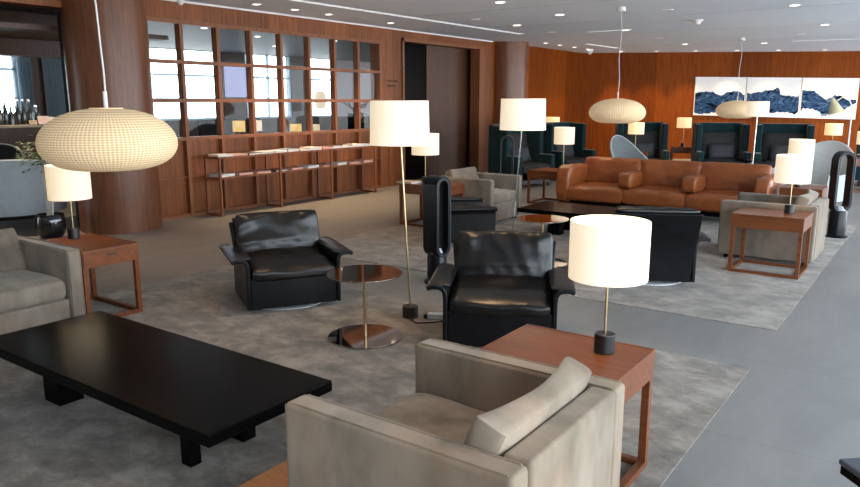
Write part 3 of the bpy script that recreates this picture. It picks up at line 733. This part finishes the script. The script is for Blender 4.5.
def far_table_lamp(lx, ly, z, tl, ll, shade='shade_amber'):
    side_table(tl, (lx, ly, 0), R(20), .5, .45, .62, drawer=False)
    table_lamp(ll, (lx, ly, .618), .16, z-.616-.12, z-.616+.11, shade, 4)
far_table_lamp(-5.22, 14.55, 1.11, 'dark side table beside the wing chair behind the middle pendant', 'lit amber table lamp just under the right side of the middle wicker pendant')
far_table_lamp(-4.98, 17.0, 1.17, 'dark mahogany side table between two wing chairs below the amber lamp', 'lit amber table lamp on the dark table left of the wing chair under the artwork')
far_table_lamp(-1.90, 16.62, 1.10, 'mahogany side table between the wing chair and reading lamp at far right', 'lit amber table lamp under the right panel of the artwork')
far_table_lamp(-1.22, 15.5, .99, 'mahogany side table at the far right edge of the picture', 'lit amber table lamp cut off by the right edge', 'shade')
far_table_lamp(-7.66, 15.7, 1.17, 'side table hidden behind the wing chairs near the far column', 'lit table lamp whose shade peeks above a wing chair, right of the floor lamp')

# ------------------------------------------------------------------ curved felt tub chairs
def tub_chair(label, loc, rz, m, r=.42, hb=.98, hf=.50, span=128, group=None):
    t = thing('tub_chair', label, 'lounge chair', loc, rz, group)
    bm = bmesh.new(); n = 40; rows = 8; th = .045
    def P(i, j, off):
        a = R(-span+2*span*i/n); k = abs(a)/R(span)
        zt = hb-(hb-hf)*(1-math.cos(PI*min(1, k*1.15)))/2
        z = .22+(zt-.22)*j/rows
        rr = (r+.10*(j/rows))*(1+.10*(1-j/rows)*0)+off
        return (rr*math.sin(a), rr*math.cos(a), z)
    S = [[[bm.verts.new(P(i, j, o)) for j in range(rows+1)] for i in range(n+1)] for o in (0, -th)]
    for q in range(2):
        for i in range(n):
            for j in range(rows): bm.faces.new((S[q][i][j], S[q][i+1][j], S[q][i+1][j+1], S[q][i][j+1]))
    for i in range(n):
        for j in (0, rows): bm.faces.new((S[0][i][j], S[0][i+1][j], S[1][i+1][j], S[1][i][j]))
    for j in range(rows):
        for i in (0, n): bm.faces.new((S[0][i][j], S[0][i][j+1], S[1][i][j+1], S[1][i][j]))
    bmesh.ops.recalc_face_normals(bm, faces=bm.faces)
    obj('shell', bm, m, t)
    obj('piping', tube(bmesh.new(), [P(i, rows, -th/2) for i in range(n+1)], .014, 8), 'light_felt', t)
    obj('seat_cushion', rot_bm(cushion(r*1.7, r*1.75, .18, 3, .003, .3, 10, rnd=.3), loc=(0, -.02, .24)), m, t)
    obj('base', cy(0, 0, .16, .25, r*.8, r*.9), 'black_metal', t)
    for a in (45, 135, 225, 315): obj('leg', tube(bmesh.new(), [(r*.6*math.cos(R(a)), r*.6*math.sin(R(a)), .18), (r*.85*math.cos(R(a)), r*.85*math.sin(R(a)), 0)], .013, 8), 'black_metal', t)
    return t
tub_chair('slate grey curved felt chair rising behind the cognac sofa, under the middle pendant', (-4.42, 12.55, 0), R(75), 'grey_fabric', .42, 1.04, .45)
tub_chair('pale grey curved felt chair behind the white lamps at right', (-1.62, 12.05, 0), R(-20), 'light_felt', .47, 1.05, .6)
tub_chair('slate grey curved felt settee at the far left, behind the potted plant', (-10.05, 4.50, 0), R(-115), 'settee_felt', .62, .93, .80)
tub_chair('dark tub chair at the far left edge behind the slate settee', (-11.9, 5.0, 0), R(40), 'char', .42, .98, .7)

# ------------------------------------------------------------------ potted plant
t = thing('potted_plant', 'small braided tree with green leaves in a glossy black pot beside the thick column', 'plant', (-8.84, 4.36, 0))
obj('pot', lathe([(.001, 0), (.11, 0), (.155, .06), (.175, .16), (.165, .27), (.150, .30), (.140, .30), (.145, .25), (.001, .25)], 48), 'pot', t)
obj('soil', cy(0, 0, .245, .255, .14), 'soil', t)
for dx in (-.05, 0, .06):
    obj('stem', tube(bmesh.new(), [(dx, 0, .25), (dx+.02*math.sin(dx*40), .015, .5), (dx-.01, -.01, .72), (dx*.6, 0, .98)], .013, 8), 'stem', t)
bm = bmesh.new(); rnd = random.Random(5)
for k in range(240):
    a, e = rnd.uniform(0, 2*PI), rnd.gauss(0, .6); rr = rnd.uniform(.08, .26)
    c = Vector((rr*math.cos(a), rr*math.sin(a), 1.03+.16*e*.9)); L = rnd.uniform(.05, .09)
    d = Vector((math.cos(a)+rnd.uniform(-.5, .5), math.sin(a)+rnd.uniform(-.5, .5), rnd.uniform(-.7, .3))).normalized(); s = d.cross(Vector((0, 0, 1))).normalized()*L*.28
    up = Vector((0, 0, .008))
    v = [bm.verts.new(c), bm.verts.new(c+d*L*.5+s), bm.verts.new(c+d*L), bm.verts.new(c+d*L*.5-s), bm.verts.new(c+d*L*.5+up)]
    for i in range(4): bm.faces.new((v[i], v[(i+1) % 4], v[4]))
obj('foliage', bm, 'leaf', t, smooth=False)

# ------------------------------------------------------------------ bar beyond the column
t = thing('bar_counter', 'dark bar counter with a pale stone top seen past the thick column at far left', 'bar counter', (-13.2, 5.9, 0))
obj('countertop', bx(-.35, .35, -2.4, 1.6, 1.21, 1.25), plain('bar_top', (.30, .26, .18), .3), t, bevel=.005); obj('counter_body', bx(-.3, .3, -2.3, 1.5, 0, 1.21), 'dark_wood', t)
def bottle(kind):
    p = [(.001, 0), (.036, 0), (.038, .01), (.038, .17), (.03, .20), (.013, .24), (.012, .31), (.001, .31)] if kind == 0 else [(.001, 0), (.042, 0), (.042, .13), (.035, .155), (.012, .18), (.012, .235), (.001, .235)]
    return lathe(p, 20)
rb = random.Random(8)
pb = None
names = ['tall clear-green', 'short squat', 'tall amber', 'short amber']
for i in range(16):
    y = 5.74+i*.052+rb.uniform(-.01, .01); k = rb.randrange(2); am = rb.random() < .35
    o = obj('bottle', bottle(k), 'glass_amber' if am else 'glass_b', None, loc=(-13.22-.16*(i % 2), y, 1.25))
    o.scale = (1, 1, 1.3)
    tag(o, '%s %s bottle on the far left bar, number %d counted from the left edge' % (('tall', 'squat')[k], ('dark', 'amber')[am], i+1), 'bottle', 'bottles on the bar counter')
    obj('cap', cy(0, 0, (.31, .235)[k]-.002, (.335, .255)[k], .014, n=14), ('chrome', 'brass')[am], o)
for i, (y, w, h, m, lab) in enumerate(((6.27, .14, .08, 'paper_beige', 'small cream card standing on the bar counter'), (6.46, .20, .15, 'paper_pink', 'large pale pink menu card standing on the bar counter'), (6.61, .10, .13, 'paper_white', 'small white menu card at the column end of the bar'))):
    t = thing('menu_card', lab, 'menu card', (-12.95, y, 1.25), 0)
    obj('card', rot_bm(bx(-.002, .002, -w/2, w/2, 0, h), ry=R(-12)), m if m != 'paper_pink' else plain('pale_pink_card', (.75, .58, .55), .6), t, smooth=False)
    obj('stand', rot_bm(bx(-.02, .02, -w/2, w/2, 0, .008)), 'black_metal', t, smooth=False)
for k, (y0, y1, lab) in enumerate(((7.0, 7.28, 'blue-grey curtain beside the bright bar window at far left'), (7.5, 7.95, 'second blue-grey curtain, nearer the thick column'))):
    bm = bmesh.new(); n = 36; pr = None
    for i in range(n+1):
        y = y0+(y1-y0)*i/n; x = -14.9+.03*math.sin(i*1.4)
        p = [bm.verts.new((x, y, 0.9)), bm.verts.new((x, y, 2.8))]
        if pr: bm.faces.new((pr[0], p[0], p[1], pr[1]))
        pr = p
    bmesh.ops.solidify(bm, geom=bm.faces[:], thickness=.006)
    tag(obj('curtain', bm, 'curtain'), lab, 'curtain')

for k, (x, y, e) in enumerate(((-12.6, 6.15, 90), (-9.75, 4.2, 220), (-13.2, 5.3, 60))):
    t = thing('bar_downlight', 'small round light in the dark bar ceiling at far left, %s' % ('over the bottles', 'over the slate settee', 'at the picture edge')[k], 'downlight', (x, y, 2.50 if x < -11 or k == 0 else 2.50))
    obj('lens', cy(0, 0, -.006, 0, .05, n=20), 'bulb', t)
    l = bpy.data.lights.new('spot', 'SPOT'); l.energy = e; l.spot_size = R(95); l.spot_blend = .8; l.shadow_soft_size = .05; l.color = (1.0, .76, .5)
    lo = bpy.data.objects.new('spot', l); col.objects.link(lo); lo.parent = t; lo.location = (0, 0, -.03)
# ------------------------------------------------------------------ things in the room behind the grid
t = thing('wall_screen', 'lavender lit flat screen seen through the third column of the window grid', 'screen', (BX+.03, 12.38, 2.15))
obj('bezel', bx(-.02, .015, -.37, .37, -.42, .42), 'black_metal', t, smooth=False)
s = obj('screen', bx(.016, .02, -.345, .345, -.395, .395), 'screen', t, smooth=False)
for k in range(5): obj('text_line', bx(.0205, .022, -.30, .30-.1*(k % 3), .26-k*.13, .275-k*.13), 'screen_line', s, smooth=False)
def small_lamp(label, x, y, z0, z1, r, m):
    t = thing('window_lamp', label, 'table lamp', (x, y, 0))
    obj('lamp_shade', lathe([(r, z0), (r, z1), (r-.004, z1), (r-.004, z0), (r, z0)], 32), m, t)
    obj('pole', cy(0, 0, .62, z0+.1, .008, n=10), 'brass', t); obj('base', cy(0, 0, .60, .63, .06, n=20), 'black_metal', t)
    obj('stand', cy(0, 0, 0, .60, .2, n=24), 'black_wood', t)
M['shade_y'] = glow('amber_glass', (1.0, .62, .20), .75, (.7, .5, .2))
for a in (('lit yellow lamp seen through the third pane column, lower row', -10.3, 8.55, 1.12, 1.31, .11, 'shade_y'),
          ('lit cream lamp behind the third mullion of the grid, lower row', -10.3, 8.95, 1.12, 1.31, .10, 'shade'),
          ('lit yellow lamp seen through the fifth pane column, lower row', -10.3, 9.93, 1.08, 1.22, .11, 'shade_y'),
          ('lit cream lamp seen through the sixth pane column, lower row', -10.3, 10.42, 1.06, 1.20, .12, 'shade')): small_lamp(*a)
t = thing('oval_pendant', 'tall oval cream pendant lamp glowing behind the window grid', 'pendant lamp', (-12.8, 13.2, 1.68))
obj('lamp_shade', lathe([(.05, -.22), (.12, -.18), (.155, -.05), (.155, .07), (.12, .18), (.05, .22)], 32), 'shade', t); obj('cord', cy(0, 0, .2, 1.18, .005, n=8), 'white', t)
for k, (x, y, lab) in enumerate(((-12.2, 9.75, 'dark armchair behind the first pane column of the grid'), (-12.4, 10.9, 'dark armchair behind the third pane column of the grid'), (-12.2, 12.8, 'dark armchair behind the sixth pane column of the grid'))):
    t = thing('dark_armchair', lab, 'armchair', (x, y, 0), R(80+20*k))
    obj('backrest', bx(-.4, .4, .3, .42, .1, 1.28), 'char', t, bevel=.04); obj('seat', bx(-.4, .4, -.35, .3, .1, .45), 'char', t, bevel=.04)
    for s in (-1, 1): obj('armrest', bx(s*.45-.06, s*.45+.06, -.35, .4, .1, .65), 'char', t, bevel=.03)
    obj('base', bx(-.3, .3, -.3, .3, 0, .1), 'black_metal', t)
for k, (x, y) in enumerate(((-10.4, 8.0), (-10.9, 9.6), (-10.4, 11.2), (-12.5, 11.5))):
    t = thing('room_downlight', '%s from the left of the small round lights in the room behind the grid' % ords[k], 'downlight', (x, y, 2.86))
    obj('lens', cy(0, 0, -.006, 0, .05, n=20), 'bulb', t)
t = thing('dried_branch', 'dark gnarled branch ornament on a plinth seen through the seventh pane column', 'ornament', (-12.6, 14.3, 0))
obj('plinth', bx(-.15, .15, -.15, .15, 0, 1.35), 'black_wood', t)
bm = bmesh.new()
for k in range(7):
    a = k*.9; tube(bm, [(0, 0, 1.35), (.05*math.cos(a), .15*math.sin(a), 1.48), (.1*math.cos(a), .36*math.sin(a), 1.55+.05*math.cos(3*a)), (.05, .5*math.sin(a+.2), 1.62+.04*k % .1)], .03, 8)
obj('branches', bm, M['dark_wood'], t)

# ------------------------------------------------------------------ cables near the lamp
bm = bmesh.new()
tube(bm, [(-3.19, 4.27, .02), (-3.18, 4.20, .012), (-3.10, 4.16, .012), (-3.00, 4.26, .012), (-2.93, 4.40, .012), (-2.98, 4.50, .012), (-3.10, 4.42, .012), (-3.16, 4.33, .012)], .006, 8)
tag(obj('power_cable', bm, 'cable'), 'black power cable coiled on the carpet beside the floor lamp base', 'cable')
t = thing('power_adapter', 'silver and black plug adapter on the carpet right of the floor lamp base', 'plug', (-3.06, 4.35, .006), R(30))
obj('body', bx(-.06, .06, -.03, .03, 0, .045), 'plug', t, bevel=.008); obj('plug_head', bx(-.09, -.06, -.025, .025, .005, .04), 'black_metal', t, bevel=.005); obj('plug_head', bx(.06, .10, -.028, .028, .003, .05), 'black_metal', t, bevel=.005)
magazine(-5.885, 7.75, .568, 0, 'paper_beige', 'beige magazine on the drawer table beside its lamp, behind the tall fan', None, .02)
t = thing('black_side_table', 'corner of a dark slate-topped table cut off at the lower right', 'side table', (-.169, 2.441, 0), R(-47))
obj('tabletop', bx(0, .5, 0, .5, .53, .55), plain('slate_top', (.055, .065, .085), .35), t, bevel=.008); obj('rim', bx(.006, .494, .006, .494, .50, .53), 'black_wood', t, bevel=.004)
for sx in (.1, .44):
    for sy in (.1, .44): obj('leg', bx(sx-.02, sx+.02, sy-.02, sy+.02, 0, .50), 'black_wood', t)

# warm recessed ceiling spots above the picture's top edge
for x, y, e in ((-6.9, 4.7, 150), (-7.3, 7.0, 130), (-5.3, 6.5, 130), (-4.1, 3.6, 90), (-1.65, 2.1, 60), (-2.4, 4.2, 80), (-2.6, 6.9, 90)):
    l = bpy.data.lights.new('spot', 'SPOT'); l.energy = e; l.spot_size = R(62); l.spot_blend = .9; l.shadow_soft_size = .05; l.color = (1.0, .62, .32)
    lo = bpy.data.objects.new('ceiling_spot', l); col.objects.link(lo); lo.location = (x, y, CZ-.03)
# ------------------------------------------------------------------ world, camera
w = bpy.data.worlds.new('sky'); bpy.context.scene.world = w; w.use_nodes = True; nt = w.node_tree
bg = nt.nodes['Background']; tc = N(nt, 'ShaderNodeTexCoord'); sp = N(nt, 'ShaderNodeSeparateXYZ')
nt.links.new(tc.outputs['Generated'], sp.inputs[0])
mr = N(nt, 'ShaderNodeMapRange'); mr.inputs[1].default_value = -.25; mr.inputs[2].default_value = .25
nt.links.new(sp.outputs['Z'], mr.inputs[0])
c = ramp(nt, mr.outputs[0], [(0, (.50, .49, .47)), (.5, (.88, .95, 1.0)), (1, (.76, .88, 1.0))])
nt.links.new(c, bg.inputs['Color']); bg.inputs['Strength'].default_value = 8.7

cam = bpy.data.cameras.new('camera'); co = bpy.data.objects.new('camera', cam); col.objects.link(co)
co.location = (0, 0, 1.65); co.rotation_euler = (R(90-11.2), 0, R(35.58))
cam.sensor_width = 36; cam.lens = 718/860*36; cam.clip_end = 200
sc = bpy.context.scene; sc.camera = co
sc.view_settings.view_transform = 'Standard'; sc.view_settings.look = 'None'
sc.view_settings.exposure = 0.0; sc.view_settings.gamma = 1; sc.view_settings.use_curve_mapping = False
